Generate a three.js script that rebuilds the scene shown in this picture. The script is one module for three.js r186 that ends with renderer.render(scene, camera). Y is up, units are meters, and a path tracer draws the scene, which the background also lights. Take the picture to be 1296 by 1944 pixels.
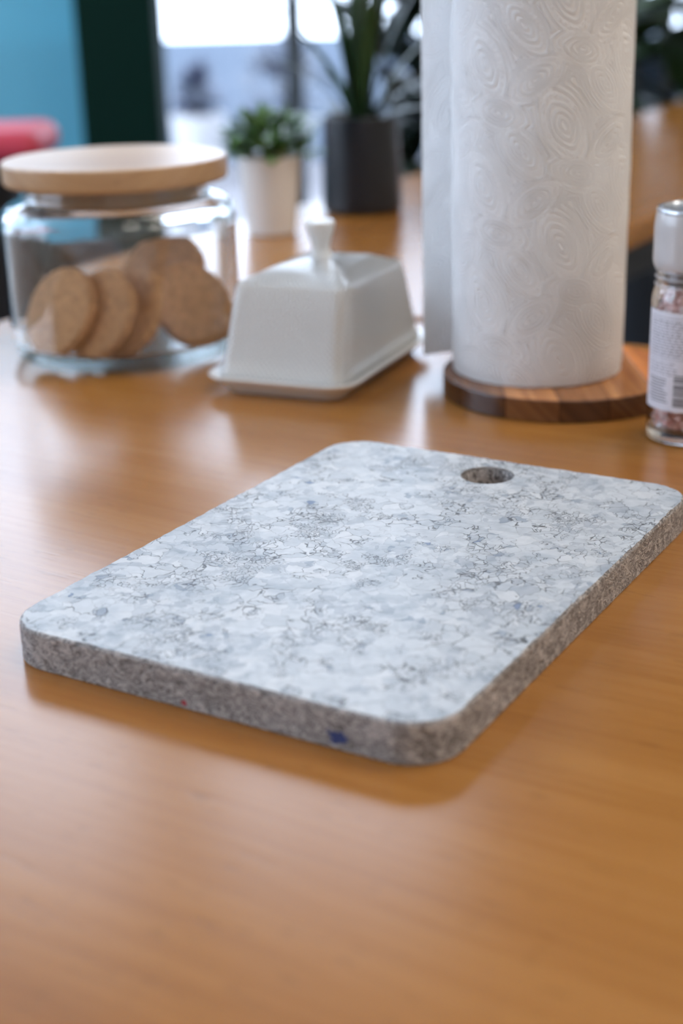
import * as THREE from 'three';
import { RoundedBoxGeometry } from 'three/addons/geometries/RoundedBoxGeometry.js';
import { RectAreaLightUniformsLib } from 'three/addons/lights/RectAreaLightUniformsLib.js';
import { mergeGeometries, mergeVertices } from 'three/addons/utils/BufferGeometryUtils.js';

// ---------------------------------------------------------------- camera, sky, lamps, exposure
const TY = 0.75;                                   // height of the table top above the floor
const EYE = 0.26;                                  // eye above the table top
const F = 2806.36, PITCH = 0.35192, ROLL = -0.028064;
const scene = new THREE.Scene();
const camera = new THREE.PerspectiveCamera(2 * Math.atan(972 / F) * 180 / Math.PI, 1296 / 1944, 0.05, 200);
const cp = Math.cos(PITCH), sp = Math.sin(PITCH), cr = Math.cos(ROLL), sr = Math.sin(ROLL);
const camRot = new THREE.Matrix4().set(
  cr, -sr, 0, 0,
  cp * sr, cp * cr, sp, 0,
  -sp * sr, -sp * cr, cp, 0,
  0, 0, 0, 1);
camera.quaternion.setFromRotationMatrix(camRot);
camera.position.set(0, TY + EYE, 0);
camera.focus = 0.665;
camera.userData.fStop = 5.0;
camera.updateMatrixWorld(true);

const renderer = new THREE.WebGLRenderer();
renderer.toneMapping = THREE.LinearToneMapping;
renderer.toneMappingExposure = 1.09;
renderer.shadowMap.enabled = true;

scene.background = new THREE.Color().setRGB(3.8, 4.6, 5.8);   // even overcast sky
RectAreaLightUniformsLib.init();
const LAMP_POWER = 6.0;                            // radiance of the ceiling panels
const LAMP_COLOR = new THREE.Color().setRGB(1.0, 0.92, 0.82);

// pixel helpers: a direction through the photograph's pixel, met with a level plane or a depth
const dirOf = (x, y) => new THREE.Vector3((x - 648) / F, -(y - 972) / F, -1).applyMatrix4(camRot);
function onPlane(x, y, h = 0) {                    // h = height above the table top
  const d = dirOf(x, y), t = (h - EYE) / d.y;
  return new THREE.Vector3(d.x * t, TY + h, d.z * t);
}
function atDepth(x, y, z) {
  const d = dirOf(x, y), t = -z / d.z;
  return new THREE.Vector3(d.x * t, TY + EYE + d.y * t, -z);
}

// ---------------------------------------------------------------- helpers
function rng(seed) { let s = seed >>> 0; return () => { s = (s + 0x6D2B79F5) >>> 0; let t = s; t = Math.imul(t ^ (t >>> 15), t | 1); t ^= t + Math.imul(t ^ (t >>> 7), t | 61); return ((t ^ (t >>> 14)) >>> 0) / 4294967296; }; }
const hash = (x, y, s) => { let h = Math.imul(x, 374761393) ^ Math.imul(y, 668265263) ^ Math.imul(s, 1274126177); h = Math.imul(h ^ (h >>> 13), 1274126177); return ((h ^ (h >>> 16)) >>> 0) / 4294967296; };
const mod = (a, n) => ((a % n) + n) % n;
function vn(x, y, s, px = 1 << 20, py = 1 << 20) { // value noise, repeating after px, py cells
  const ix = Math.floor(x), iy = Math.floor(y); let fx = x - ix, fy = y - iy;
  fx = fx * fx * (3 - 2 * fx); fy = fy * fy * (3 - 2 * fy);
  const x0 = mod(ix, px), x1 = mod(ix + 1, px), y0 = mod(iy, py), y1 = mod(iy + 1, py);
  const a = hash(x0, y0, s), b = hash(x1, y0, s), c = hash(x0, y1, s), d = hash(x1, y1, s);
  return a + (b - a) * fx + (c - a) * fy + (a - b - c + d) * fx * fy;
}
const fbm = (x, y, s, o = 3) => { let v = 0, a = 0.5, t = 0; for (let k = 0; k < o; k++) { v += a * vn(x, y, s + k * 17); t += a; a *= 0.5; x *= 2.03; y *= 2.03; } return v / t; };
const clamp = (v, a = 0, b = 1) => Math.min(b, Math.max(a, v));
const smooth = (a, b, v) => { const t = clamp((v - a) / (b - a)); return t * t * (3 - 2 * t); };
const toS = v => { v = clamp(v); return 255 * (v <= 0.0031308 ? v * 12.92 : 1.055 * Math.pow(v, 1 / 2.4) - 0.055); };
function tex(w, h, fn, color = true) {             // fn(u px, v px) -> [r,g,b] linear or a number
  const d = new Uint8Array(w * h * 4);
  for (let y = 0, k = 0; y < h; y++) for (let x = 0; x < w; x++, k += 4) {
    const c = fn(x, y);
    if (color) { d[k] = toS(c[0]); d[k + 1] = toS(c[1]); d[k + 2] = toS(c[2]); } else d[k] = d[k + 1] = d[k + 2] = 255 * clamp(c);
    d[k + 3] = 255;
  }
  const t = new THREE.DataTexture(d, w, h, THREE.RGBAFormat);
  t.wrapS = t.wrapT = THREE.RepeatWrapping; t.magFilter = THREE.LinearFilter; t.minFilter = THREE.LinearMipmapLinearFilter; t.generateMipmaps = true;
  if (color) t.colorSpace = THREE.SRGBColorSpace;
  t.needsUpdate = true; return t;
}
const lin = (r, g, b) => new THREE.Color().setRGB(r, g, b);
const mat = (c, roughness, more = {}) => new THREE.MeshStandardMaterial({ color: lin(...c), roughness, ...more });
const phys = (c, roughness, more = {}) => new THREE.MeshPhysicalMaterial({ color: lin(...c), roughness, ...more });
const names = new Map();
function numbered(n) { const k = names.get(n) ?? 0; names.set(n, k + 1); return k ? `${n}_${String(k).padStart(3, '0')}` : n; }
function thing(name, label, category, pos = [0, 0, 0], turn = 0, group) {
  const o = new THREE.Group(); o.name = numbered(name); o.position.set(...pos); o.rotation.y = turn;
  o.userData = { label, category }; if (group) o.userData.group = group;
  scene.add(o); return o;
}
function part(name, geo, m, parent, pos, label) {
  const o = new THREE.Mesh(geo, m); o.name = name; o.castShadow = o.receiveShadow = true;
  if (pos) o.position.set(...pos); if (label) o.userData.label = label;
  parent.add(o); return o;
}
function struct(name, geo, m, pos) {
  const o = new THREE.Mesh(geo, m); o.name = name; o.castShadow = o.receiveShadow = true; o.userData.kind = 'structure';
  if (pos) o.position.set(...pos); scene.add(o); return o;
}
const box = (w, h, d, x = 0, y = 0, z = 0) => new THREE.BoxGeometry(w, h, d).translate(x, y, z);
const rbox = (w, h, d, r, x = 0, y = 0, z = 0, s = 3) => new RoundedBoxGeometry(w, h, d, s, r).translate(x, y, z);
const lathe = (pts, seg = 96) => new THREE.LatheGeometry(pts.map(p => new THREE.Vector2(p[0], p[1])), seg);
function roundProfile(list, n = 5) {               // list of [r, y, bevel radius] -> rounded polyline
  const out = [];
  list.forEach((p, i) => {
    const b = p[2] ?? 0, a = list[i - 1], c = list[i + 1];
    if (!b || !a || !c) { out.push([p[0], p[1]]); return; }
    const u = [a[0] - p[0], a[1] - p[1]], v = [c[0] - p[0], c[1] - p[1]], lu = Math.hypot(...u), lv = Math.hypot(...v), bb = Math.min(b, lu * 0.49, lv * 0.49);
    const s = [p[0] + u[0] / lu * bb, p[1] + u[1] / lu * bb], e = [p[0] + v[0] / lv * bb, p[1] + v[1] / lv * bb];
    for (let k = 0; k <= n; k++) { const t = k / n, q = 1 - t; out.push([q * q * s[0] + 2 * q * t * p[0] + t * t * e[0], q * q * s[1] + 2 * q * t * p[1] + t * t * e[1]]); }
  });
  return out;
}

// ---------------------------------------------------------------- textures
const woodTile = (seed, base, dark, pale, amount) => {   // 1.0 x 0.5 m, grain along u
  const W = 2048, H = 1024, hgt = new Float32Array(W * H);
  const map = tex(W, H, (x, y) => {
    const u = x / W, v = y / H;
    const wob = (vn(u * 4, v * 6, seed + 5, 4, 6) - 0.5) * 0.03;
    const vv = v + wob;
    const broad = vn(u * 3, vv * 9, seed, 3, 9) * 0.6 + vn(u * 5, vv * 30, seed + 1, 5, 30) * 0.4;
    const fine = vn(u * 14, vv * 170, seed + 2, 14, 170);
    const hair = vn(u * 40, vv * 420, seed + 3, 40, 420);
    const pore = smooth(0.80, 0.93, vn(u * 90, vv * 400, seed + 4, 90, 400));
    let t = clamp(0.5 + ((broad - 0.5) * 1.5 + (fine - 0.5) * 0.5 + (hair - 0.5) * 0.25) * amount);
    hgt[y * W + x] = 0.75 - 0.22 * (1 - fine) - 0.15 * (1 - hair) - 0.4 * pore;
    return [0, 1, 2].map(k => (t < 0.5 ? dark[k] + (base[k] - dark[k]) * t * 2 : base[k] + (pale[k] - base[k]) * (t * 2 - 1)) * (1 - 0.22 * pore * amount));
  });
  const bump = tex(W, H, (x, y) => hgt[y * W + x], false);
  return { map, bump };
};
const withRepeat = (t, u, v) => { const c = t.clone(); c.repeat.set(u, v); c.needsUpdate = true; return c; };

const beech = woodTile(11, [0.37, 0.155, 0.034], [0.285, 0.108, 0.021], [0.43, 0.195, 0.050], 0.55);
const tableMat = phys([1, 1, 1], 0.22, { map: beech.map, bumpMap: beech.bump, bumpScale: 0.00005, ior: 1.5 });

// recycled flake board: pale chips with thin dark joints
const BL = 0.2781, BW = 0.1985, BT = 0.0168;       // length, width, thickness
function chips(xm, ym, cell, s) {                  // Worley cells in metres: [nearest, gap to second, id]
  const x = xm / cell, y = ym / cell, ix = Math.floor(x), iy = Math.floor(y); let d1 = 9, d2 = 9, id = 0;
  for (let j = -1; j <= 1; j++) for (let i = -1; i <= 1; i++) {
    const cx = ix + i, cy = iy + j, dx = cx + hash(cx, cy, s) - x, dy = cy + hash(cx, cy, s + 1) - y, k = 0.7 + 0.6 * hash(cx, cy, s + 3), d = Math.sqrt(dx * dx + dy * dy) * k;
    if (d < d1) { d2 = d1; d1 = d; id = hash(cx, cy, s + 2); } else if (d < d2) d2 = d;
  }
  return [d1, (d2 - d1) * cell, id];
}
const TWX = 1460, TWY = 2048, boardH = new Float32Array(TWX * TWY);
const chipTone = id => id < 0.025 ? [0.24, 0.31, 0.45] : id < 0.08 ? [0.38, 0.43, 0.50] : id < 0.28 ? [0.50, 0.54, 0.59] : id < 0.55 ? [0.59, 0.63, 0.67] : id < 0.85 ? [0.66, 0.695, 0.73] : [0.71, 0.735, 0.76];
const boardMap = tex(TWX, TWY, (px, py) => {
  let x = px / TWX * BW, y = py / TWY * BL;
  const wx = (fbm(x * 170, y * 170, 31, 3) - 0.5) * 0.009, wy = (fbm(x * 170, y * 170, 57, 3) - 0.5) * 0.009;
  const big = chips(x + wx, (y + wy) * 1.35, 0.0095, 3), mid = chips(x * 1.2 + wy, y + wx, 0.0046, 9), small = chips(x + wy * 0.6, y + wx * 0.6, 0.0021, 21);
  const where = fbm(x * 45, y * 45, 71, 2);
  const useMid = where > 0.5 || big[2] < 0.25, useSmall = fbm(x * 80, y * 80, 91, 2) > 0.70;
  const c = chipTone(useSmall ? mid[2] * 0.4 + small[2] * 0.6 : useMid ? mid[2] * 0.75 + big[2] * 0.25 : big[2]).slice();
  const film = (fbm(x * 330, y * 330, 13, 2) - 0.5) * 0.12;
  const crackNoise = smooth(0.40, 0.66, fbm(x * 95, y * 95, 41, 2));
  let crack = (1 - smooth(0.00008, 0.00055, big[1])) * (0.25 + 0.75 * crackNoise);
  if (useMid) crack = Math.max(crack, (1 - smooth(0.00007, 0.00045, mid[1])) * crackNoise);
  if (useSmall) crack = Math.max(crack, (1 - smooth(0.00005, 0.00030, small[1])) * 0.9);
  const grey = smooth(0.50, 0.78, fbm(x * 60, y * 60, 101, 3)) * 0.20;
  boardH[py * TWX + px] = 0.6 - 0.45 * crack + film;
  return c.map((v, k) => (v * (1 - grey * [1.0, 0.85, 0.7][k]) + film) * (1 - 0.80 * crack));
});
const boardBump = tex(TWX, TWY, (x, y) => boardH[y * TWX + x], false);
const boardTopMat = phys([0.80, 0.80, 0.80], 0.46, { map: boardMap, bumpMap: boardBump, bumpScale: 0.0003 });
// pressed edge: folded strands, four 0.25 m strips stacked in one texture
const alongFront = (x, y, h) => { const p = onPlane(x, y, h), d = p.sub(new THREE.Vector3(0.06506 * EYE, 0, -2.35559 * EYE)), lx = d.x * Math.cos(-0.53966) - d.z * Math.sin(-0.53966); return 0.021 * Math.PI / 2 + BW / 2 - 0.021 - lx; };
const BLUE_S = alongFront(640, 1400, 0.0055), RED_S = alongFront(343, 1338, 0.003);
const SIDE_STRIP = 0.25, SW = 2048, SH = 640, sideH = new Float32Array(SW * SH);
const sideMap = tex(SW, SH, (px, py) => {
  const strip = Math.floor(py / 160), s = px / SW * SIDE_STRIP + strip * SIDE_STRIP, y = (py % 160) / 160 * BT;
  const a = (fbm(s * 300, y * 420, 201, 3) - 0.5) * 0.008, b = (fbm(s * 150, y * 260, 211, 2) - 0.5) * 0.010;
  const band = vn((s + a) * 330, (y + a + b) * 1900, 221), band2 = vn((s + b) * 800, (y - a) * 3600, 231);
  const fold = Math.abs(Math.sin(((y + b * 1.3 + a) * 3400) + 9 * fbm(s * 60, y * 200, 241, 2)));
  let t = clamp(0.13 + 0.50 * smooth(0.28, 0.78, band) + 0.30 * (band2 - 0.4) + 0.34 * (fold - 0.5));
  const pit = smooth(0.74, 0.86, fbm(s * 520, y * 700, 251, 2));
  t *= 1 - 0.6 * pit;
  sideH[py * SW + px] = 0.25 + 0.6 * t;
  let c = [0.055 + 0.56 * t, 0.050 + 0.525 * t, 0.050 + 0.505 * t];
  const edge = 0.0025 * (fbm(s * 900, y * 900, 261, 2) - 0.5);
  if (Math.hypot((s - BLUE_S) / 1.9, y - 0.0055) + edge < 0.0026) c = [0.03, 0.05, 0.17];
  if (Math.hypot(s - RED_S, y - 0.0030) + edge * 0.3 < 0.0011) c = [0.35, 0.02, 0.03];
  return c;
});
const sideBump = tex(SW, SH, (x, y) => sideH[y * SW + x], false);
const boardSideMat = mat([1.1, 1.1, 1.1], 0.62, { map: sideMap, bumpMap: sideBump, bumpScale: 0.0007 });

// embossed paper: onion-like leaf rings round scattered seeds, 0.10 x 0.07 m, repeating
const paperBump = (() => {
  const W = 1024, H = 720, TX = 0.10, TYm = 0.07, seeds = [];
  for (const [x, y, ang, rx, ry] of [[0.20, 0.25, 0.5, 1, 1.5], [0.70, 0.75, 0.5, 1, 1.5], [0.46, 0.56, 0.7, 0.75, 1.3], [0.95, 0.05, 0.7, 0.75, 1.3], [0.52, 0.10, -0.9, 0.8, 1.25], [0.03, 0.62, -0.9, 0.8, 1.25], [0.80, 0.35, 1.3, 0.8, 1.2], [0.30, 0.85, 1.3, 0.8, 1.2]])
    for (const i of [-1, 0, 1]) for (const j of [-1, 0, 1]) seeds.push([(x + i) * TX, (y + j) * TYm, Math.cos(ang), Math.sin(ang), rx, ry]);
  return tex(W, H, (px, py) => {
    const x = px / W * TX, y = py / H * TYm; let best = 9, ang = 0;
    for (const [sx, sy, c, s, rx, ry] of seeds) {
      const dx = x - sx, dy = y - sy, a = (dx * c + dy * s) / rx, b = (-dx * s + dy * c) / ry, d = Math.hypot(a, b) + Math.abs(a) * 0.25;
      if (d < best) { best = d; ang = Math.atan2(b, a); }
    }
    const q = best / 0.0034 - 0.3, k = Math.floor(q), f = q - k;
    let ridge = Math.exp(-Math.pow((f - 0.5) / 0.17, 2));
    if (k === 3) ridge *= 0.5 + 0.5 * Math.sin(ang * 26);
    const fibre = vn(px * 0.5, py * 0.5, 5, 512, 360) * 0.05 + vn(px * 0.11, py * 0.11, 8) * 0.05;
    return 0.2 + 0.6 * ridge + fibre;
  }, false);
})();
const paperMat = phys([0.83, 0.83, 0.83], 0.95, { bumpMap: paperBump, bumpScale: 0.0015, sheen: 0.2, sheenRoughness: 0.8 });

// ---------------------------------------------------------------- room
const XL = -2.7, XR = 3.2, ZF = -4.2, ZB = 3.0, CH = 3.5, WT = 0.15;
const plaster = (c, s) => mat([1, 1, 1], 0.9, { map: tex(256, 256, (x, y) => { const n = 0.96 + 0.08 * (vn(x / 6, y / 6, s, 43, 43) * 0.5 + vn(x / 32, y / 32, s + 1, 8, 8) * 0.5); return c.map(v => v * n); }) });
const ceilingPaint = plaster([0.62, 0.61, 0.60], 305), whiteWall = plaster([0.80, 0.79, 0.77], 300), warmWall = plaster([0.70, 0.60, 0.47], 310), navyWall = plaster([0.012, 0.025, 0.042], 320);
const carpet = mat([1, 1, 1], 0.95, { map: withRepeat(tex(256, 256, (x, y) => { const n = 0.6 + 0.8 * hash(x, y, 7); return [0.050 * n, 0.064 * n, 0.092 * n]; }), 6, 8) });
const paving = mat([1, 1, 1], 0.85, { map: tex(512, 512, (x, y) => { const n = 0.85 + 0.3 * (vn(x / 4, y / 4, 61, 128, 128) * 0.5 + vn(x / 40, y / 40, 62, 13, 13) * 0.5); return [0.20 * n, 0.185 * n, 0.19 * n]; }) });
struct('floor', box(XR - XL + 2 * WT, 0.1, ZB - ZF + 2 * WT, (XL + XR) / 2, -0.05, (ZF + ZB) / 2), carpet);
struct('ceiling', box(XR - XL + 2 * WT, 0.12, ZB - ZF + 2 * WT, (XL + XR) / 2, CH + 0.06, (ZF + ZB) / 2), ceilingPaint);
struct('wall_back', box(XR - XL + 2 * WT, CH, WT, (XL + XR) / 2, CH / 2, ZB + WT / 2), whiteWall);
struct('wall_right', box(WT, CH, ZB - ZF, XR + WT / 2, CH / 2, (ZF + ZB) / 2), warmWall);
// far wall: tall glazing on the left, a dark pier, a low glazed strip on the right
const W1A = -2.55, W1B = 0.39, W2A = 0.82, W2B = 2.9, WTOP = 3.4, W2TOP = 1.1;
struct('wall_far', mergeGeometries([
  box(W1A - XL, CH, WT, (W1A + XL) / 2, CH / 2, ZF - WT / 2),
  box(W2A - W1B, CH, WT, (W2A + W1B) / 2, CH / 2, ZF - WT / 2),
  box(XR - W2B, CH, WT, (XR + W2B) / 2, CH / 2, ZF - WT / 2),
  box(W1B - W1A, CH - WTOP, WT, (W1A + W1B) / 2, (CH + WTOP) / 2, ZF - WT / 2),
  box(W2B - W2A, CH - W2TOP, WT, (W2A + W2B) / 2, (CH + W2TOP) / 2, ZF - WT / 2),
  box(W2B - W2A, 0.75, WT, (W2A + W2B) / 2, 0.375, ZF - WT / 2)]), navyWall);
// left wall with two wide windows
const LW = [[-3.9, -2.3], [-1.9, 0.0]], LY0 = 0.85, LY1 = 3.1;
struct('wall_left', mergeGeometries([
  box(WT, LY0, ZB - ZF, XL - WT / 2, LY0 / 2, (ZF + ZB) / 2),
  box(WT, CH - LY1, ZB - ZF, XL - WT / 2, (CH + LY1) / 2, (ZF + ZB) / 2),
  box(WT, LY1 - LY0, LW[0][0] - ZF, XL - WT / 2, (LY0 + LY1) / 2, (ZF + LW[0][0]) / 2),
  box(WT, LY1 - LY0, LW[1][0] - LW[0][1], XL - WT / 2, (LY0 + LY1) / 2, (LW[0][1] + LW[1][0]) / 2),
  box(WT, LY1 - LY0, ZB - LW[1][1], XL - WT / 2, (LY0 + LY1) / 2, (ZB + LW[1][1]) / 2)]), whiteWall);
const frameMat = mat([0.10, 0.115, 0.13], 0.5), paneMat = phys([1, 1, 1], 0.0, { transmission: 1, thickness: 0, ior: 1.45 });
let windowCount = 0;
function windowUnit(a0, a1, y0, y1, splits, along, at) {   // frame bars plus one pane per bay
  const g = new THREE.Group(); g.name = `window_${++windowCount}`; g.userData.kind = 'structure'; scene.add(g);
  const put = (geo) => { if (along === 'z') geo.rotateY(Math.PI / 2); return geo; };
  const pos = (a, y) => along === 'x' ? [a, y, at] : [at, y, a];
  const edges = [a0, ...splits, a1], b = 0.05;
  for (const y of [y0 + b / 2, y1 - b / 2]) part('frame_rail', put(rbox(a1 - a0, b, 0.07, 0.006)), frameMat, g, pos((a0 + a1) / 2, y));
  edges.forEach((e, i) => part('frame_post', put(rbox(b, y1 - y0 - 2 * b, 0.07, 0.006)), frameMat, g, pos(i === 0 ? e + b / 2 : i === edges.length - 1 ? e - b / 2 : e, (y0 + y1) / 2)));
  for (let i = 0; i + 1 < edges.length; i++) {
    const l = edges[i] + (i ? b / 2 : b), r = edges[i + 1] - (i + 2 < edges.length ? b / 2 : b);
    part('pane', put(new THREE.PlaneGeometry(r - l, y1 - y0 - 2 * b)), paneMat, g, pos((l + r) / 2, (y0 + y1) / 2));
  }
}
windowUnit(W1A, W1B, 0, WTOP, [-1.30, -0.095], 'x', ZF - WT / 2);
windowUnit(W2A, W2B, 0.75, W2TOP, [1.95], 'x', ZF - WT / 2);
for (const [a, b] of LW) windowUnit(a, b, LY0, LY1, [(a + b) / 2], 'z', XL - WT / 2);
// ceiling panels
const lampFace = new THREE.MeshStandardMaterial({ color: 0xffffff, emissive: LAMP_COLOR, emissiveIntensity: 1.2 }), lampFrame = mat([0.8, 0.8, 0.8], 0.5);
for (const x of [0.9, 2.5]) for (const z of [-1.2, 1.4]) {
  const t = thing('ceiling_light', 'square white ceiling light panel above the tables', 'light', [x, CH, z], 0, 'ceiling light panels');
  part('frame', rbox(1.0, 0.04, 1.0, 0.006, 0, -0.02, 0), lampFrame, t);
  part('diffuser', box(0.94, 0.006, 0.94, 0, -0.043, 0), lampFace, t);
  const l = new THREE.RectAreaLight(LAMP_COLOR, LAMP_POWER, 0.94, 0.94); l.position.set(0, -0.05, 0); l.rotation.x = -Math.PI / 2; l.castShadow = true; t.add(l);
}
// terrace outside
struct('terrace_floor', box(14, 0.1, 5.0, 0, -0.1, ZF - WT - 2.5), paving);
struct('terrace_parapet', rbox(14, 0.70, 0.14, 0.01, 0, 0.30, -9.0), plaster([0.20, 0.24, 0.30], 340));
// dark green pillar and teal screen by the window
{
  const a = atDepth(148, 140, 3.4), b = atDepth(299, 140, 3.4), w = b.x - a.x;
  struct('pillar', rbox(w, CH, 0.2, 0.008, (a.x + b.x) / 2, CH / 2, -3.5), phys([0.002, 0.020, 0.014], 0.8, { specularIntensity: 0.25 }));
  const t = thing('teal_screen', 'pale teal upright partition screen beside the dark green pillar', 'screen', [a.x - 0.84, 0, -3.66]);
  const tealMat = phys([0.22, 0.50, 0.58], 0.8, { transmission: 0.5, thickness: 0 });
  for (const k of [-1, 0, 1]) part('panel', rbox(0.536, 1.15, 0.012, 0.005, k * 0.54, 0.28 + 0.575, 0), tealMat, t);
  const fm = mat([0.10, 0.22, 0.25], 0.5);
  part('frame_rail', rbox(1.66, 0.03, 0.03, 0.005, 0, 0.265, 0), fm, t);
  for (const s of [-1, 1]) part('foot', rbox(0.04, 0.25, 0.3, 0.008, s * 0.7, 0.125, 0), fm, t);
}

// ---------------------------------------------------------------- tables
const TURN = -0.53966;                             // tables lie turned to the camera
const E1 = new THREE.Vector3(Math.cos(TURN), 0, -Math.sin(TURN)), E2 = new THREE.Vector3(Math.sin(TURN), 0, Math.cos(TURN));
const K = EYE / 0.28, CORNER = new THREE.Vector3(-0.219 * K, TY, -1.396 * K);
function uvPlanar(geo, su, sv, ou = 0, ov = 0) {   // local x, z in metres as uv
  const p = geo.attributes.position, uv = geo.attributes.uv;
  for (let i = 0; i < p.count; i++) uv.setXY(i, p.getX(i) / su + ou, (p.getZ(i) + p.getY(i)) / sv + ov);
  return geo;
}
function table(label, a0, a1, b0, b1, grain, legMat) { // extents along E1 and E2 from the corner
  const c = CORNER.clone().addScaledVector(E1, (a0 + a1) / 2).addScaledVector(E2, (b0 + b1) / 2), w = a1 - a0, d = b1 - b0;
  const t = thing('wooden_table', label, 'table', [c.x, 0, c.z], TURN);
  const top = new RoundedBoxGeometry(w, 0.026, d, 4, 0.004);
  const p = top.attributes.position, uv = top.attributes.uv;
  for (let i = 0; i < p.count; i++) { const x = p.getX(i) + 0.31, z = p.getZ(i) + p.getY(i) + 0.17; grain === 'x' ? uv.setXY(i, x, z / 0.5) : uv.setXY(i, z, x / 0.5); }
  part('tabletop', top, tableMat, t, [0, TY - 0.013, 0]);
  part('apron', mergeGeometries([box(w - 0.12, 0.06, 0.02, 0, TY - 0.056, d / 2 - 0.06), box(w - 0.12, 0.06, 0.02, 0, TY - 0.056, -d / 2 + 0.06), box(0.02, 0.06, d - 0.14, w / 2 - 0.06, TY - 0.056, 0), box(0.02, 0.06, d - 0.14, -w / 2 + 0.06, TY - 0.056, 0)]), legMat, t);
  for (const i of [-1, 1]) for (const j of [-1, 1]) part('leg', rbox(0.05, TY - 0.026, 0.05, 0.006, i * (w / 2 - 0.06), (TY - 0.026) / 2, j * (d / 2 - 0.06)), legMat, t);
  return t;
}
const legMat = mat([0.03, 0.03, 0.032], 0.5);
table('glossy beech table carrying the grey cutting board', 0, 1.7, 0, 0.92, 'x', legMat);
table('narrow wooden side table carrying the small potted plants', -0.10, 0.335 * K, -1.95, -0.012, 'z', legMat);

// ---------------------------------------------------------------- cutting board
{
  const t = thing('cutting_board', 'grey speckled recycled flake cutting board with a hanging hole', 'cutting board', [0.06506 * EYE, TY, -2.35559 * EYE], TURN);
  const R = 0.021, hole = onPlane(925, 902, BT), hl = t.worldToLocal(hole.clone()); t.updateMatrixWorld(true);
  const hp = new THREE.Vector3().copy(hole).applyMatrix4(t.matrixWorld.clone().invert()), HR = 0.0128;
  // perimeter, corner arcs finely cut
  const per = [], seg = 28, straight = 90;
  const cs = [[BW / 2 - R, BL / 2 - R, 0], [-(BW / 2 - R), BL / 2 - R, 1], [-(BW / 2 - R), -(BL / 2 - R), 2], [BW / 2 - R, -(BL / 2 - R), 3]];
  cs.forEach(([cx, cz, q], i) => {
    for (let k = 0; k <= seg; k++) { const a = (q + k / seg) * Math.PI / 2; per.push([cx + R * Math.cos(a), cz + R * Math.sin(a), Math.cos(a), Math.sin(a)]); }
    const n = cs[(i + 1) % 4], a1 = (q + 1) * Math.PI / 2, s = [cx + R * Math.cos(a1), cz + R * Math.sin(a1)], e = [n[0] + R * Math.cos(a1), n[1] + R * Math.sin(a1)];
    for (let k = 1; k < straight; k++) per.push([s[0] + (e[0] - s[0]) * k / straight, s[1] + (e[1] - s[1]) * k / straight, Math.cos(a1), Math.sin(a1)]);
  });
  const N = per.length, rough = [];
  let s = 0; const arc = per.map((p, i) => { if (i) s += Math.hypot(p[0] - per[i - 1][0], p[1] - per[i - 1][1]); return s; });
  for (let i = 0; i < N; i++) rough.push((vn(arc[i] * 500, 0, 401) - 0.5) * 0.0007 + (vn(arc[i] * 160, 0, 402) - 0.5) * 0.0005);
  const inset = i => 0.0011 + rough[i];
  // sides as rings: [outward shift, y]
  const rings = [[-0.0010, 0], [0, 0.0010], [0, BT * 0.35], [0, BT * 0.7], [0, BT - 0.0016], [-0.0004, BT - 0.0006]];
  const pos = [], nor = [], uv = [], idx = [];
  for (let i = 0; i < N; i++) {                    // each column twice so that strips may break
    const j = (i + 1) % N, base = pos.length / 3, strip = Math.floor(arc[i] / SIDE_STRIP);
    for (const [c, sa] of [[i, arc[i]], [j, j ? arc[j] : arc[N - 1] + 0.002]]) {
      for (let r = 0; r <= rings.length; r++) {
        const [o, y] = r < rings.length ? rings[r] : [-inset(c), BT], p = per[c];
        const w = r > 0 && r < rings.length ? (vn(sa * 420, y * 420, 411) - 0.5) * 0.00035 : 0;
        pos.push(p[0] + p[2] * (o + w), y, p[1] + p[3] * (o + w)); const up = r >= rings.length - 1 ? 0.7 : 0; nor.push(p[2], up, p[3]);
        uv.push((sa - strip * SIDE_STRIP) / SIDE_STRIP, (Math.min(strip, 3) + 0.02 + 0.96 * y / BT) / 4);
      }
    }
    const m = rings.length + 1;
    for (let r = 0; r + 1 < m; r++) { const a = base + r, b = base + m + r; idx.push(a, a + 1, b, b, a + 1, b + 1); }
  }
  const side = new THREE.BufferGeometry();
  side.setAttribute('position', new THREE.Float32BufferAttribute(pos, 3)); side.setAttribute('normal', new THREE.Float32BufferAttribute(nor, 3)); side.setAttribute('uv', new THREE.Float32BufferAttribute(uv, 2)); side.setIndex(idx);
  part('edge_band', side, boardSideMat, t, null, 'rough pressed grey brown edge');
  const shape = new THREE.Shape(per.map((p, i) => new THREE.Vector2(p[0] - p[2] * inset(i), -(p[1] - p[3] * inset(i)))));
  const hs = new THREE.Path(); hs.absarc(hp.x, -hp.z, HR + 0.0008, 0, Math.PI * 2, true); shape.holes.push(hs);
  const top = new THREE.ShapeGeometry(shape, 48).rotateX(-Math.PI / 2);
  { const p = top.attributes.position, u = top.attributes.uv; for (let i = 0; i < p.count; i++) u.setXY(i, p.getX(i) / BW + 0.5, p.getZ(i) / BL + 0.5); }
  part('top_face', top, boardTopMat, t, [0, BT, 0]);
  part('bottom_face', top.clone().scale(0.995, -1, 0.995), boardTopMat, t, [0, 0.0002, 0]);
  const hw = lathe([[HR, 0.0003], [HR, BT - 0.0012], [HR + 0.0003, BT - 0.0004], [HR + 0.0008, BT]], 64);
  { const u = hw.attributes.uv; for (let i = 0; i < u.count; i++) u.setXY(i, u.getX(i) * 0.33, 0.52 + u.getY(i) * 0.2); }
  const inner = boardSideMat.clone(); inner.side = THREE.DoubleSide;
  part('hanging_hole', hw, inner, t, [hp.x, 0, hp.z]);
}

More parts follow.
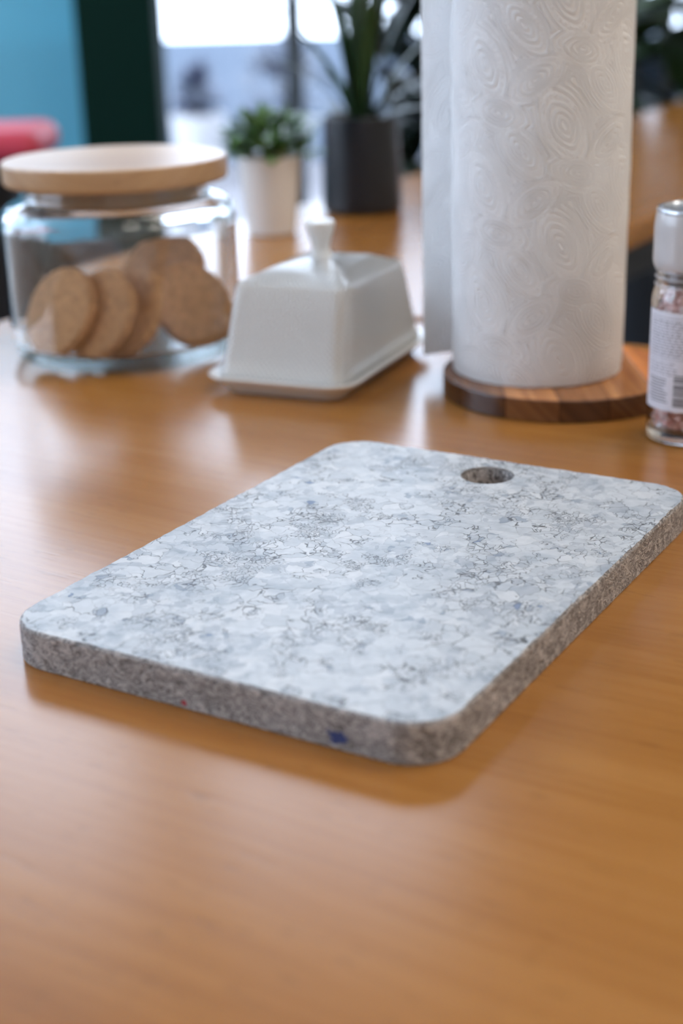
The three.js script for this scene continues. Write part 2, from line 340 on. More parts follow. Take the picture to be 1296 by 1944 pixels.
// ---------------------------------------------------------------- cookie jar and biscuits
const JAR = new THREE.Vector3(-0.1539, TY, -1.0726);
const lidWood = woodTile(67, [0.50, 0.30, 0.15], [0.40, 0.22, 0.10], [0.60, 0.40, 0.23], 0.8);
const acacia = woodTile(83, [0.17, 0.078, 0.032], [0.09, 0.038, 0.016], [0.26, 0.130, 0.055], 0.9);
{
  const t = thing('cookie_jar', 'round glass jar with flat wooden lid holding biscuits', 'jar', JAR.toArray());
  const RO = 0.0838;
  const W0 = RO - 0.0030;
  const prof = roundProfile([[RO - 0.0015, 0.0130], [RO, 0.0145, 0.001], [RO, 0.0985, 0.009], [0.0805, 0.1085, 0.008], [0.0655, 0.1115, 0.004], [0.0635, 0.1165, 0.003], [0.0655, 0.1225, 0.0018], [0.0605, 0.1225, 0.0018],
    [0.0600, 0.1105, 0.004], [0.0765, 0.1060, 0.006], [W0, 0.0965, 0.008], [W0, 0.0145, 0.001], [RO - 0.0015, 0.0130]], 8);
  part('glass_body', lathe(prof, 128), phys([1, 1, 1], 0.0, { transmission: 1, thickness: 0.003, ior: 1.5, attenuationColor: lin(0.80, 0.90, 0.90), attenuationDistance: 0.08 }), t);
  part('glass_base', lathe(roundProfile([[RO - 0.0015, 0.0130], [0.0805, 0.0030, 0.006], [0.072, 0.0004, 0.004], [0.066, 0.0012, 0.002], [0, 0.0012]], 6), 128), phys([0.72, 0.76, 0.76], 0.0, { transmission: 1, thickness: 0, ior: 1.5, specularIntensity: 0.35 }), t);
  const lm = phys([1, 1, 1], 0.34, { map: withRepeat(lidWood.map, 0.35, 0.7), bumpMap: lidWood.bump, bumpScale: 0.00005 });
  const lid = lathe(roundProfile([[0, 0.1232], [0.0785, 0.1232, 0.002], [0.0797, 0.1262, 0.003], [0.0797, 0.1392, 0.0022], [0.0740, 0.1394, 0.002], [0, 0.1385]], 5), 128);
  { const p = lid.attributes.position, u = lid.attributes.uv; for (let i = 0; i < p.count; i++) u.setXY(i, p.getX(i) + 0.2, (p.getZ(i) + p.getY(i)) / 0.5); }
  const lm2 = lm.clone(); lm2.map = lidWood.map;
  const l = part('lid', lid, lm2, t, null, 'flat round pale wooden lid');
  part('plug', lathe(roundProfile([[0, 0.1075], [0.0585, 0.1075, 0.002], [0.0592, 0.1232, 0]], 4), 96), lm, l);
}
{
  const W = 256, cm = tex(W, W, (x, y) => { const n = fbm(x / 14, y / 14, 501, 4), f = hash(x >> 1, y >> 1, 5); const k = 0.72 + 0.5 * n - (f > 0.94 ? 0.25 : 0); return [0.72 * k, 0.395 * k, 0.185 * k]; });
  const cb = tex(W, W, (x, y) => fbm(x / 9, y / 9, 503, 3), false);
  const biscuitMat = mat([1, 1, 1], 0.85, { map: cm, bumpMap: cb, bumpScale: 0.0012 });
  const CR = 0.0335, CT = 0.0085;
  const make = seed => {
    const g = lathe(roundProfile([[0, -CT / 2], [CR - 0.002, -CT / 2, 0.003], [CR, 0, 0.004], [CR - 0.0015, CT / 2, 0.003], [CR * 0.5, CT / 2 + 0.0005, 0.004], [0, CT / 2 + 0.0008]], 5), 64);
    const p = g.attributes.position, u = g.attributes.uv;
    for (let i = 0; i < p.count; i++) { const a = Math.atan2(p.getZ(i), p.getX(i)), k = 1 + 0.018 * (vn(Math.cos(a) * 2 + 9, Math.sin(a) * 2 + 9, seed) - 0.5) * 2; p.setX(i, p.getX(i) * k); p.setZ(i, p.getZ(i) * k); u.setXY(i, p.getX(i) / 0.07 + 0.5 + seed * 0.13, p.getZ(i) / 0.07 + 0.5); }
    g.computeVertexNormals(); return g;
  };
  const up = new THREE.Vector3(0, 1, 0);
  const put = (dx, dy, dz, n, label, seed) => {
    const o = new THREE.Mesh(make(seed), biscuitMat); o.name = numbered('biscuit'); o.castShadow = o.receiveShadow = true;
    o.position.set(JAR.x + dx, TY + dy, JAR.z + dz); o.quaternion.setFromUnitVectors(up, new THREE.Vector3(...n).normalize());
    o.userData = { label, category: 'biscuit', group: 'biscuits in the glass jar' }; scene.add(o);
  };
  const n0 = [-0.56, 0.48, 0.68];
  put(-0.0410, 0.0360, 0.0340, n0, 'round brown biscuit leaning at the outer end of the row in the jar', 1);
  put(-0.0120, 0.0355, 0.0420, n0, 'middle leaning biscuit of the row in the jar', 2);
  put(0.0065, 0.0355, 0.0345, n0, 'inner leaning biscuit of the row in the jar', 3);
  put(0.0500, 0.0348, 0.0150, [0.54, 0.52, 0.66], 'round biscuit facing outward on the butter dish side of the jar', 5);
  put(0.0260, 0.0500, -0.0330, [-0.25, 0.62, 0.74], 'tilted biscuit at the back of the jar beside the row', 6);
}

// ---------------------------------------------------------------- butter dish
const ceramic = phys([0.80, 0.79, 0.76], 0.16, { clearcoat: 0.5, clearcoatRoughness: 0.08 });
{
  const t = thing('butter_dish', 'white ceramic butter dish with embossed lid and knob', 'butter dish', [-0.0089, TY, -0.993], -0.4129);
  const emb = tex(256, 256, (x, y) => { const a = Math.abs(Math.sin((x + y) / 256 * Math.PI * 8)), b = Math.abs(Math.sin((x - y) / 256 * Math.PI * 8)); return 0.15 + 0.8 * Math.pow(Math.min(a, b), 0.5); }, false);
  const embossed = ceramic.clone(); embossed.bumpMap = emb; embossed.bumpScale = 0.0020;
  // rounded rectangular loft: rows of [half width, half length, corner radius, y]
  const loft = (rows, uvScale) => {
    const n = 10, m = 10, ring = [], pos = [], uv = [], idx = [];
    rows.forEach(([w, l, r, y]) => {
      const q = []; r = Math.min(r, w, l);
      for (let c = 0; c < 4; c++) {
        const cx = (c === 0 || c === 3 ? 1 : -1) * (w - r), cz = (c < 2 ? 1 : -1) * (l - r);
        for (let k = 0; k <= n; k++) { const a = (c + k / n) * Math.PI / 2; q.push([cx + r * Math.cos(a), cz + r * Math.sin(a)]); }
        const nx = [(c + 1) === 4 || c + 1 === 3 ? 1 : -1, c + 1 < 2 || c + 1 === 4 ? 1 : -1], a1 = (c + 1) * Math.PI / 2, s = [cx + r * Math.cos(a1), cz + r * Math.sin(a1)], e = [nx[0] * (w - r) + r * Math.cos(a1), nx[1] * (l - r) + r * Math.sin(a1)];
        for (let k = 1; k < m; k++) q.push([s[0] + (e[0] - s[0]) * k / m, s[1] + (e[1] - s[1]) * k / m]);
      }
      ring.push(q.map(p => [...p, y]));
    });
    const Np = ring[0].length;
    let run = 0; const peri = ring[0].map((p, i) => { if (i) run += Math.hypot(p[0] - ring[0][i - 1][0], p[1] - ring[0][i - 1][1]); return run; });
    let v = 0;
    ring.forEach((q, j) => { if (j) v += Math.hypot(rows[j][0] - rows[j - 1][0], rows[j][3] - rows[j - 1][3]); for (let i = 0; i <= Np; i++) { const p = q[i % Np]; pos.push(p[0], p[2], p[1]); uv.push((i < Np ? peri[i] : run + 0.003) / uvScale, v / uvScale); } });
    for (let j = 0; j + 1 < ring.length; j++) for (let i = 0; i < Np; i++) { const a = j * (Np + 1) + i, b = a + Np + 1; idx.push(a, b, a + 1, a + 1, b, b + 1); }
    const g = new THREE.BufferGeometry(); g.setAttribute('position', new THREE.Float32BufferAttribute(pos, 3)); g.setAttribute('uv', new THREE.Float32BufferAttribute(uv, 2)); g.setIndex(idx); g.computeVertexNormals(); return g;
  };
  const bw = 0.0865 / 2, bl = 0.1475 / 2, tw = 0.0781 / 2, tl = 0.1109 / 2;
  part('tray', loft([[0.001, 0.03, 0.001, 0.0012], [bw - 0.006, bl - 0.006, 0.010, 0.0012], [bw - 0.004, bl - 0.004, 0.011, 0], [bw - 0.002, bl - 0.002, 0.012, 0.0008], [bw + 0.001, bl + 0.001, 0.014, 0.005], [bw + 0.0085, bl + 0.0085, 0.018, 0.0105], [bw + 0.0100, bl + 0.0100, 0.019, 0.0122], [bw + 0.0092, bl + 0.0092, 0.018, 0.0134], [bw + 0.006, bl + 0.006, 0.016, 0.0125], [bw - 0.002, bl - 0.002, 0.012, 0.0090], [0.001, 0.03, 0.001, 0.0085]], 0.02), ceramic, t);
  const H1 = 0.0695, rows = [];
  const at = k => { const f = Math.pow(k, 1.0); return [bw + (tw - bw) * f, bl + (tl - bl) * f]; };
  rows.push([bw - 0.003, bl - 0.003, 0.006, 0.0096], [bw, bl, 0.008, 0.0100], [bw + 0.0012, bl + 0.0012, 0.008, 0.0125], [bw + 0.0006, bl + 0.0006, 0.008, 0.0155], [bw - 0.0006, bl - 0.0010, 0.0075, 0.0172]);
  for (let k = 0.16; k < 0.94; k += 0.13) { const [w, l] = at(k); rows.push([w, l, 0.0072, 0.0125 + (H1 - 0.0125) * k]); }
  rows.push([tw - 0.0000, tl - 0.000, 0.007, H1 - 0.0030], [tw - 0.0008, tl - 0.0010, 0.0066, H1 - 0.0010], [tw - 0.0026, tl - 0.003, 0.006, H1 + 0.0004], [tw - 0.006, tl - 0.008, 0.005, H1 + 0.0016], [tw * 0.6, tl * 0.62, 0.006, H1 + 0.0062], [tw * 0.28, tl * 0.24, 0.006, H1 + 0.0092], [0.006, 0.006, 0.006, H1 + 0.0100]);
  const lid = part('lid', loft(rows, 0.030), embossed, t);
  part('knob', lathe(roundProfile([[0.0085, 0], [0.0062, 0.006, 0.006], [0.0062, 0.010, 0.004], [0.0098, 0.0215, 0.004], [0.0102, 0.0245, 0.0016], [0.0088, 0.0262, 0.0016], [0.0062, 0.0248, 0.002], [0, 0.0245]], 5), 48), ceramic, lid, [0, H1 + 0.0078, 0]);
}

// ---------------------------------------------------------------- paper towel and its holder
{
  const HC = new THREE.Vector3(0.1443, TY, -0.9268), RC = new THREE.Vector3(0.1294, TY, -0.9349), RR = 0.0548, HD = 0.077, HT = 0.014;
  const t = thing('towel_holder', 'round dark wooden kitchen roll holder of glued staves with upright rod', 'holder', HC.toArray());
  const base = new THREE.Group(); base.name = 'base'; t.add(base);
  const cuts = [-HD, -0.0430, -0.0120, 0.0185, 0.0480, HD], tones = [[1.0, 1.0, 1.0], [1.2, 1.15, 1.1], [0.85, 0.8, 0.75], [1.15, 1.1, 1.0], [2.0, 1.7, 1.3]];
  for (let k = 0; k < 5; k++) {
    const sh = new THREE.Shape(), b = 0.0016, r = HD - b, x0 = Math.max(cuts[k], -r), x1 = Math.min(cuts[k + 1], r), n = 24, pts = [];
    const g0 = k ? 0.00015 : 0, g1 = k < 4 ? 0.00015 : 0;
    for (let i = 0; i <= n; i++) { const x = x0 + g0 + (x1 - x0 - g0 - g1) * (i / n); pts.push([x, Math.sqrt(Math.max(0, r * r - x * x))]); }
    pts.forEach((p, i) => i ? sh.lineTo(...p) : sh.moveTo(...p));
    for (let i = n; i >= 0; i--) if (pts[i][1] > 1e-6) sh.lineTo(pts[i][0], -pts[i][1]);
    const g = new THREE.ExtrudeGeometry(sh, { depth: HT - 2 * b, bevelEnabled: false, curveSegments: 12 }).translate(0, 0, b);
    // push the rim outward at mid height so the edge is rounded
    const cap = new THREE.ExtrudeGeometry(sh, { depth: HT - 0.002, bevelEnabled: true, bevelThickness: 0.001, bevelSize: 0.0010, bevelOffset: -0.0001, bevelSegments: 2 }).translate(0, 0, 0.001).rotateX(-Math.PI / 2);
    g.dispose();
    const p = cap.attributes.position, u = cap.attributes.uv;
    for (let i = 0; i < p.count; i++) { let x = p.getX(i); if (k && x < x0 + g0) p.setX(i, x0 + g0); if (k < 4 && x > x1 - g1) p.setX(i, x1 - g1); u.setXY(i, p.getZ(i) + k * 0.21, (p.getX(i) + p.getY(i)) / 0.5 + k * 0.17); }
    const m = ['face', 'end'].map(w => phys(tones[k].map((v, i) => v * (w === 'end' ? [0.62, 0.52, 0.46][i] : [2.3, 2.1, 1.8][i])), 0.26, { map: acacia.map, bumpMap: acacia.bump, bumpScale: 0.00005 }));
    part('stave', cap, m, base);
  }
  part('rod', lathe(roundProfile([[0, 0], [0.009, 0], [0.009, 0.285, 0.001], [0.016, 0.290, 0.004], [0.016, 0.305, 0.006], [0, 0.308]], 4), 40), phys([1, 1, 1], 0.3, { map: acacia.map }), t, [RC.x - HC.x, HT, RC.z - HC.z]);
  const r = thing('paper_towel_roll', 'white embossed paper towel roll standing on wooden holder', 'paper towel', [RC.x, TY + HT, RC.z]);
  const RH = 0.262, nA = 180, nY = 60, pos = [], uv = [], idx = [];
  for (let j = 0; j <= nY; j++) for (let i = 0; i <= nA; i++) {
    const a = i / nA * Math.PI * 2, y = 0.0006 + j / nY * (RH - 0.0006), edge = Math.min(j, nY - j) < 1 ? -0.0010 : 0;
    const w = (vn(i / nA * 14, y * 30, 601, 14) - 0.5) * 0.0011 + (vn(i / nA * 40, y * 70, 602, 40) - 0.5) * 0.0004 + edge;
    pos.push(Math.cos(a) * (RR + w), y, Math.sin(a) * (RR + w)); uv.push(-a * RR / 0.10, y / 0.07);
  }
  for (let j = 0; j < nY; j++) for (let i = 0; i < nA; i++) { const a = j * (nA + 1) + i, b = a + nA + 1; idx.push(a, b, a + 1, a + 1, b, b + 1); }
  const g = new THREE.BufferGeometry(); g.setAttribute('position', new THREE.Float32BufferAttribute(pos, 3)); g.setAttribute('uv', new THREE.Float32BufferAttribute(uv, 2)); g.setIndex(idx); g.computeVertexNormals();
  part('paper', g, paperMat, r);
  for (const [k, y] of [[0, 0.0006], [1, RH]]) { const e = new THREE.RingGeometry(0.020, RR - 0.0008, 96, 1); e.rotateX(k ? -Math.PI / 2 : Math.PI / 2); part('roll_end', e, mat([0.83, 0.83, 0.83], 0.95, { side: THREE.DoubleSide }), r, [0, y, 0]); }
  part('cardboard_core', lathe([[0.0185, 0.0006], [0.0185, RH], [0.0200, RH], [0.0200, 0.0006], [0.0185, 0.0006]], 48), mat([0.36, 0.27, 0.18], 0.9), r);
  // loose end leaving the back of the roll toward the window side
  const sheet = [], su = [], si = [], ns = 26, ny = 40;
  const path = k => { const a0 = Math.PI * 1.44; if (k < 0.45) { const a = a0 - (0.45 - k) * -1.6; return [Math.cos(a0 + (0.45 - k) * 1.6) * (RR + 0.0014), Math.sin(a0 + (0.45 - k) * 1.6) * (RR + 0.0014)]; } const s = (k - 0.45) / 0.55, st = [Math.cos(a0) * (RR + 0.0014), Math.sin(a0) * (RR + 0.0014)], tx = Math.sin(a0), tz = -Math.cos(a0); return [st[0] + tx * s * 0.062, st[1] + tz * s * 0.062 + 0.010 * s * s]; };
  for (const off of [0]) for (let j = 0; j <= ny; j++) for (let i = 0; i <= ns; i++) {
    const p = path(i / ns), y = 0.0008 + j / ny * (RH - 0.002), wv = (vn(i / 4, y * 18, 611) - 0.5) * 0.003 * smooth(0.45, 1, i / ns);
    sheet.push(p[0], y, p[1] - off + wv); su.push(i / ns * 0.14 / 0.10, y / 0.07);
  }
  for (let j = 0; j < ny; j++) for (let i = 0; i < ns; i++) { const a = j * (ns + 1) + i, b = a + ns + 1; si.push(a, a + 1, b, a + 1, b + 1, b); }
  const sg = new THREE.BufferGeometry(); sg.setAttribute('position', new THREE.Float32BufferAttribute(sheet, 3)); sg.setAttribute('uv', new THREE.Float32BufferAttribute(su, 2)); sg.setIndex(si); sg.computeVertexNormals();
  const thinPaper = paperMat.clone(); thinPaper.transmission = 0.6; thinPaper.thickness = 0; thinPaper.roughness = 1; thinPaper.side = THREE.DoubleSide;
  part('loose_sheet', sg, thinPaper, r, null, 'loose end of the paper hanging off the roll');
}

// ---------------------------------------------------------------- salt grinder
{
  const t = thing('salt_grinder', 'clear salt grinder of pink salt with white printed label', 'salt grinder', [0.202, TY, -0.8195]);
  const glass = phys([1, 1, 1], 0.02, { transmission: 1, thickness: 0.002, ior: 1.48 });
  part('bottle', lathe(roundProfile([[0, 0.0015], [0.017, 0.0015, 0.002], [0.0195, 0, 0.002], [0.0238, 0.001, 0.004], [0.0238, 0.0835, 0.006], [0.0212, 0.0905, 0.003], [0.0212, 0.0990, 0.001], [0.0192, 0.0990, 0.001], [0.0192, 0.0900, 0.003], [0.0220, 0.0825, 0.004], [0.0220, 0.0065, 0.003], [0, 0.0055]], 5), 72), glass, t);
  const rings = [0.0868, 0.0912, 0.0952].map((y, k) => new THREE.TorusGeometry(k ? 0.0216 : 0.0218, 0.0011, 8, 64).rotateX(Math.PI / 2).translate(0, y + 0.003, 0));
  part('neck_thread', mergeGeometries(rings), phys([0.95, 0.95, 0.96], 0.1, { transmission: 0.85, thickness: 0, ior: 1.45 }), t);
  const cap = part('cap', lathe(roundProfile([[0.0195, 0.0992], [0.0232, 0.0992, 0.001], [0.0243, 0.1025, 0.003], [0.0243, 0.1240, 0.004], [0.0232, 0.1300, 0.002], [0.0222, 0.1305, 0.0008], [0.0226, 0.1240, 0.004], [0.0228, 0.1030, 0.003], [0.0195, 0.1015]], 5), 72), phys([0.80, 0.77, 0.76], 0.3, { transmission: 0.42, thickness: 0, ior: 1.48, clearcoat: 1, clearcoatRoughness: 0.05 }), t, null, 'frosted clear plastic cap');
  part('cap_top', lathe(roundProfile([[0.0222, 0.1290], [0.0236, 0.1298, 0.0008], [0.0234, 0.1322, 0.001], [0.0205, 0.1330, 0.001], [0.0195, 0.1312, 0.001], [0, 0.1308]], 4), 72), phys([0.62, 0.66, 0.72], 0.15, { metalness: 0.6 }), cap);
  part('grinding_head', lathe(roundProfile([[0, 0.0985], [0.0185, 0.0985, 0.001], [0.0170, 0.1140, 0.002], [0.0110, 0.1230, 0.002], [0, 0.1240]], 4), 48), mat([0.62, 0.58, 0.57], 0.4), cap);
  const R = rng(5), m = new THREE.Matrix4(), q = new THREE.Quaternion(), e = new THREE.Euler(), col = new THREE.Color(), cnt = 1500;
  const crystal = new THREE.DodecahedronGeometry(1, 0); { const p = crystal.attributes.position; for (let i = 0; i < p.count; i++) { const x = p.getX(i), y = p.getY(i), z = p.getZ(i), k = 0.8 + 0.4 * hash(Math.round(x * 50) + 99, Math.round(y * 50) + 99, Math.round(z * 50) + 9); p.setXYZ(i, x * k, y * k, z * k); } crystal.computeVertexNormals(); }
  const salt = new THREE.InstancedMesh(crystal, phys([1, 1, 1], 0.35, { ior: 1.5 }), cnt); salt.name = 'salt'; salt.userData = { kind: 'stuff', label: 'coarse pink salt crystals' };
  for (let i = 0; i < cnt; i++) {
    const s = 0.0013 + R() * 0.0014, a = R() * Math.PI * 2, rad = Math.sqrt(0.35 + 0.65 * R()) * (0.0216 - s), y = 0.0075 + s + R() * 0.074;
    const shr = y > 0.078 ? 0.86 : 1;
    m.compose(new THREE.Vector3(Math.cos(a) * rad * shr, y, Math.sin(a) * rad * shr), q.setFromEuler(e.set(R() * 6, R() * 6, R() * 6)), new THREE.Vector3(s * (0.7 + R() * 0.6), s * (0.7 + R() * 0.6), s)); salt.setMatrixAt(i, m);
    const k = R(); col.setRGB(...(k < 0.3 ? [0.78, 0.36, 0.31] : k < 0.75 ? [0.88, 0.57, 0.51] : k < 0.94 ? [0.92, 0.74, 0.70] : [0.50, 0.19, 0.15])); salt.setColorAt(i, col);
  }
  t.add(salt);
  part('salt_core', lathe(roundProfile([[0, 0.008], [0.0165, 0.008, 0.002], [0.0165, 0.080, 0.004], [0, 0.082]], 3), 32), mat([0.75, 0.42, 0.36], 0.6), t);
  // wrapped label with small print
  const cv = document.createElement('canvas'); cv.width = 512; cv.height = 1024; const c = cv.getContext('2d');
  c.fillStyle = '#d9d7de'; c.fillRect(0, 0, 512, 1024);
  const R2 = rng(77); c.fillStyle = '#54525c';
  c.strokeStyle = '#6a6872'; c.lineWidth = 5; c.strokeRect(60, 60, 380, 420);
  for (let row = 0; row < 13; row++) { let x = 80; const y = 92 + row * 29; c.fillStyle = row % 5 ? '#7a7883' : '#5a5862'; while (x < 400) { const w = 14 + R2() * 44; c.fillRect(x, y, Math.min(w, 410 - x), 11); x += w + 12; } }
  for (let row = 0; row < 5; row++) { let x = 60; const y = 520 + row * 30; c.fillStyle = '#85838d'; while (x < 300) { const w = 14 + R2() * 40; c.fillRect(x, y, w, 10); x += w + 14; } }
  c.fillStyle = '#26252c'; for (let y = 640; y < 960;) { const h = 4 + R2() * 12; c.fillRect(300, y, 92, h); y += h + 4 + R2() * 10; }
  c.fillStyle = '#4a4852'; for (let row = 0; row < 9; row++) c.fillRect(60 + (row % 3) * 16, 690 + row * 30, 130 + R2() * 60, 11);
  const lt = new THREE.CanvasTexture(cv); lt.colorSpace = THREE.SRGBColorSpace;
  const thl = 1.75;                    // around the bottle, from the back over the visible side
  const lg = new THREE.CylinderGeometry(0.02395, 0.02395, 0.0565, 48, 1, true, Math.PI * 1.47, thl);
  part('label', lg, phys([1, 1, 1], 0.35, { map: lt, side: THREE.DoubleSide }), t, [0, 0.0205 + 0.02825, 0], 'white label with small grey print');
}

// ---------------------------------------------------------------- plants
const leafGeo = (len, wid, bend, n = 10, fold = 0.25) => {  // strap leaf along +y, curving toward +z, with thickness
  const pos = [], idx = [], th = 0.0006;
  for (const s of [0, 1]) for (let i = 0; i <= n; i++) {
    const t = i / n, a = bend * t, y = len * (bend ? Math.sin(a) / bend : t), z = len * (bend ? (1 - Math.cos(a)) / bend : 0), w = wid * Math.pow(Math.sin(Math.PI * Math.min(0.985, 0.12 + 0.88 * t)), 0.7) * (1 - 0.25 * t);
    for (const k of [-1, 0, 1]) pos.push(k * w / 2, y - Math.sin(a) * Math.abs(k) * -fold * w * 0.5, z + Math.abs(k) * fold * w * 0.5 - s * th);
  }
  const row = 3, side = row * (n + 1);
  for (let i = 0; i < n; i++) for (let k = 0; k < 2; k++) { const a = i * row + k, b = a + row; idx.push(a, a + 1, b, a + 1, b + 1, b, side + a, side + b, side + a + 1, side + a + 1, side + b, side + b + 1); }
  const g = new THREE.BufferGeometry(); g.setAttribute('position', new THREE.Float32BufferAttribute(pos, 3)); g.setIndex(idx); g.computeVertexNormals(); return g;
};
const leafMat = (c) => phys(c, 0.5, { transmission: 0.3, thickness: 0, side: THREE.DoubleSide });
function aim(o, yaw, lean) { o.rotation.set(0, 0, 0); o.rotateY(yaw); o.rotateX(lean); }
{ // small bushy plant in a white pot
  const c = onPlane(514, 452); c.z -= 0.032;
  const t = thing('potted_plant', 'small bushy green plant in a white pot', 'plant', [c.x, TY, c.z]);
  part('pot', lathe(roundProfile([[0, 0.001], [0.026, 0, 0.003], [0.033, 0.080, 0.002], [0.0305, 0.081, 0.001], [0.029, 0.072], [0, 0.071]], 4), 48), phys([0.78, 0.76, 0.74], 0.35), t);
  part('soil', new THREE.CylinderGeometry(0.0292, 0.0288, 0.004, 40).translate(0, 0.0735, 0), mat([0.03, 0.02, 0.014], 0.95), t);
  const R = rng(21), ms = [leafMat([0.07, 0.20, 0.025]), leafMat([0.13, 0.30, 0.05]), leafMat([0.04, 0.13, 0.02])], gs = [leafGeo(0.020, 0.012, 0.8, 5), leafGeo(0.025, 0.015, 1.0, 5), leafGeo(0.016, 0.011, 0.5, 5)];
  part('stems', mergeGeometries(Array.from({ length: 9 }, (_, i) => { const a = i * 2.4, r = 0.016; return new THREE.TubeGeometry(new THREE.QuadraticBezierCurve3(new THREE.Vector3(0, 0.072, 0), new THREE.Vector3(Math.cos(a) * r * 0.5, 0.095, Math.sin(a) * r * 0.5), new THREE.Vector3(Math.cos(a) * r * 1.5, 0.115 + (i % 3) * 0.008, Math.sin(a) * r * 1.5)), 6, 0.0011, 5); })), mat([0.08, 0.16, 0.03], 0.7), t);
  for (let i = 0; i < 170; i++) {
    const a = R() * 6.283, v = R(), rad = 0.040 * Math.sqrt(R()), y = 0.078 + 0.050 * v * (1 - Math.pow(rad / 0.055, 2));
    const o = part('leaf', gs[i % 3], ms[(R() * 3) | 0], t, [Math.cos(a) * rad, y, Math.sin(a) * rad]); aim(o, Math.PI / 2 - a + (R() - 0.5), 0.2 + 1.1 * R());
  }
}
{ // strap-leaved plant in a black pot
  const c = onPlane(690, 413); c.z -= 0.045;
  const t = thing('potted_plant', 'long strap leaved plant in a black pot', 'plant', [c.x, TY, c.z]);
  part('pot', lathe(roundProfile([[0, 0.001], [0.042, 0, 0.004], [0.0455, 0.006, 0.004], [0.0420, 0.106, 0.002], [0.0395, 0.107, 0.001], [0.0385, 0.096], [0, 0.095]], 4), 64), phys([0.006, 0.008, 0.013], 0.30), t);
  part('soil', new THREE.CylinderGeometry(0.0387, 0.0383, 0.004, 40).translate(0, 0.0975, 0), mat([0.02, 0.014, 0.010], 0.95), t);
  const dg = leafMat([0.015, 0.060, 0.016]), mg = leafMat([0.028, 0.095, 0.028]), bg = leafMat([0.07, 0.11, 0.11]);
  const L = [[-0.050, 0.200, 0.0, 0.034, dg], [-0.030, 0.15, 0.02, 0.026, mg], [0.036, 0.215, -0.01, 0.038, bg], [0.050, 0.20, 0.02, 0.026, dg], [0.078, 0.165, 0.0, 0.022, dg], [-0.085, 0.13, 0.01, 0.018, dg], [-0.10, 0.075, 0.0, 0.016, dg], [0.10, 0.11, 0.01, 0.020, mg], [0.105, 0.05, 0.0, 0.020, bg], [0.0, 0.19, -0.04, 0.026, dg], [0.02, 0.16, 0.05, 0.020, mg], [-0.06, 0.10, 0.04, 0.018, mg], [0.07, 0.06, 0.04, 0.018, dg], [0.10, 0.0, -0.02, 0.022, bg]];
  for (const [x, y, z, w, m] of L) {
    const yaw = Math.atan2(x, z), hr = Math.hypot(x, z), len = Math.hypot(hr, y) * 1.08, ang = Math.atan2(hr, y), o = part('leaf', leafGeo(len, w, Math.min(1.4, 0.25 + ang * 0.9), 12), m, t, [x * 0.1, 0.094, z * 0.1]);
    aim(o, yaw, Math.max(0.02, ang - Math.min(1.4, 0.25 + ang * 0.9) * 0.5));
  }
}
function bigPlant(label, pos, potR, potH, height, leaves, seed, spread, colors) {
  const t = thing('floor_plant', label, 'plant', pos);
  part('pot', lathe(roundProfile([[0, 0.001], [potR * 0.8, 0, 0.01], [potR, potH, 0.01], [potR - 0.015, potH, 0.004], [potR - 0.02, potH - 0.04], [0, potH - 0.04]], 4), 48), mat([0.03, 0.032, 0.036], 0.5), t);
  const R = rng(seed), ms = colors.map(leafMat), gs = [0.16, 0.20, 0.24].map(l => leafGeo(l, l * 0.42, 0.7, 8, 0.15)), stems = [];
  const tops = [[0, 0], [-0.5, 0.3], [0.5, -0.2], [0.2, 0.5]].map(([a, b], i) => new THREE.QuadraticBezierCurve3(new THREE.Vector3(a * 0.06, potH - 0.05, b * 0.06), new THREE.Vector3(a * 0.1, height * 0.6, b * 0.1), new THREE.Vector3(a * spread, height * (1 - 0.08 * i), b * spread)));
  for (const cv of tops) part('stem', new THREE.TubeGeometry(cv, 12, 0.009, 6), mat([0.05, 0.045, 0.03], 0.8), t);
  for (let i = 0; i < leaves; i++) { const cv = tops[i % 4], p = cv.getPoint(0.32 + 0.68 * R()), o = part('leaf', gs[(R() * 3) | 0], ms[(R() * ms.length) | 0], t, p.toArray()); aim(o, R() * 6.283, 0.5 + 0.9 * R()); }
  return t;
}
{
  const a = atDepth(770, 120, 2.95), b = atDepth(1270, 60, 3.45);
  bigPlant('tall dark leafy floor plant behind the black pot', [a.x + 0.05, 0, a.z], 0.15, 0.34, 1.06, 110, 31, 0.24, [[0.012, 0.030, 0.018], [0.020, 0.045, 0.030]]);
  bigPlant('tall leafy floor plant in front of the dark wall', [b.x, 0, b.z], 0.16, 0.36, 1.10, 60, 47, 0.26, [[0.016, 0.050, 0.014], [0.05, 0.10, 0.02], [0.010, 0.026, 0.016]]);
}

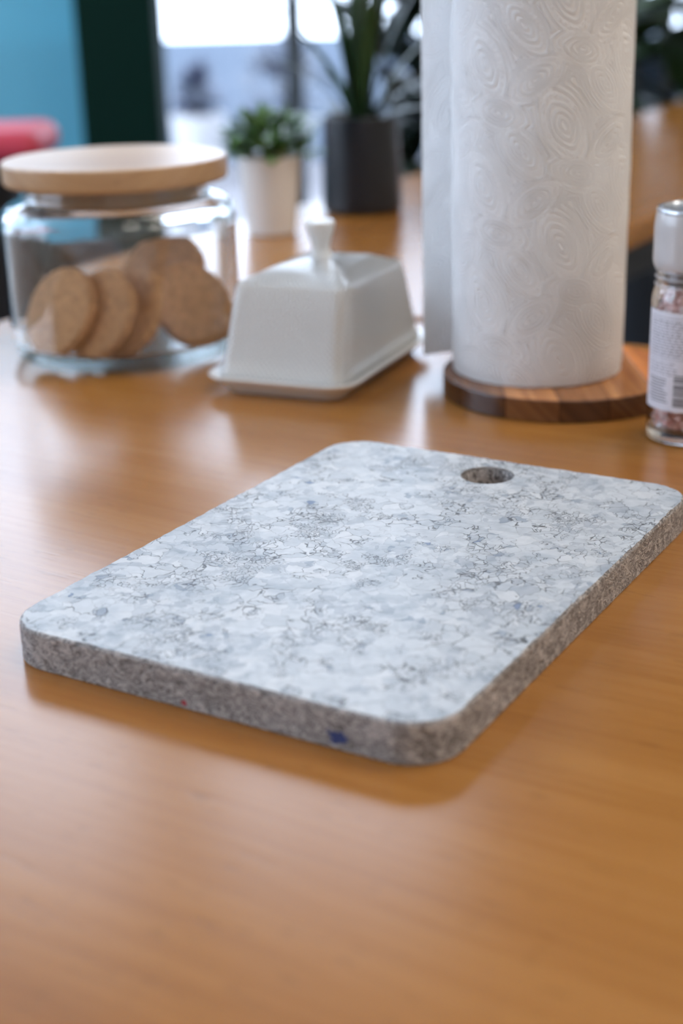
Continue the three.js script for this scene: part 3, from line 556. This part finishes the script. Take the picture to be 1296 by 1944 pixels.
// ---------------------------------------------------------------- black armchair with red cushions at the table's end
{
  const c = atDepth(20, 300, 2.3), black = mat([0.010, 0.010, 0.012], 0.75), y = c.y;
  const t = thing('armchair', 'black upholstered armchair beside the glass jar', 'armchair', [c.x - 0.30, 0, -2.45]);
  part('back', rbox(0.62, y - 0.12, 0.14, 0.05, 0, (y - 0.12) / 2 + 0.12, 0.16), black, t);
  part('seat', rbox(0.60, 0.30, 0.56, 0.05, 0, 0.27, -0.18), black, t);
  for (const s of [-1, 1]) part('armrest', rbox(0.12, 0.50, 0.62, 0.05, s * 0.31, 0.37, -0.15), black, t);
  for (const i of [-1, 1]) for (const z of [0.12, -0.40]) part('leg', new THREE.CylinderGeometry(0.018, 0.014, 0.13, 12).translate(i * 0.27, 0.065, z), mat([0.02, 0.02, 0.02], 0.4), t);
  const red = mat([0.62, 0.05, 0.09], 0.55);
  const k = new THREE.Mesh(rbox(0.44, 0.05, 0.20, 0.024), red); k.name = 'seat_cushion'; k.position.set(c.x - 0.155, y + 0.025, -2.29); k.castShadow = k.receiveShadow = true;
  k.userData = { label: 'pinkish red cushion lying on top of the black armchair back', category: 'cushion' }; scene.add(k);
}

// ---------------------------------------------------------------- terrace furniture seen through the glass
{
  const shrub = (x, y, z, r, label, c) => {
    const p = atDepth(x, y, z), t = thing('terrace_shrub', label, 'shrub', [p.x, -0.05, p.z]);
    part('pot', lathe(roundProfile([[0, 0], [0.12, 0, 0.01], [0.15, 0.34, 0.01], [0, 0.33]], 3), 32), mat([0.62, 0.60, 0.60], 0.7), t);
    const R = rng(Math.round(x)), g = leafGeo(0.11, 0.05, 0.6, 5), m = [leafMat(c), leafMat(c.map(v => v * 1.3))];
    part('stem', new THREE.CylinderGeometry(0.012, 0.018, 0.3, 8).translate(0, 0.44, 0), mat([0.06, 0.05, 0.04], 0.8), t);
    const top = p.y + 0.05;
    for (let i = 0; i < 120; i++) { const a = R() * 6.283, u = R() * 2 - 1, q = Math.cbrt(R()), s = Math.sqrt(1 - u * u); const o = part('leaf', g, m[i & 1], t, [Math.cos(a) * s * q * r, (top + 0.36) / 2 + u * q * (top - 0.36) / 2, Math.sin(a) * s * q * r]); aim(o, Math.PI / 2 - a, 1.1 - u); }
  };
  shrub(372, 140, 8.3, 0.09, 'narrow dusky shrub in pale pot on the terrace', [0.10, 0.11, 0.17]);
  shrub(530, 95, 8.0, 0.17, 'rounded dusky shrub in pale pot on the terrace', [0.10, 0.11, 0.15]);
}
renderer.render(scene, camera);
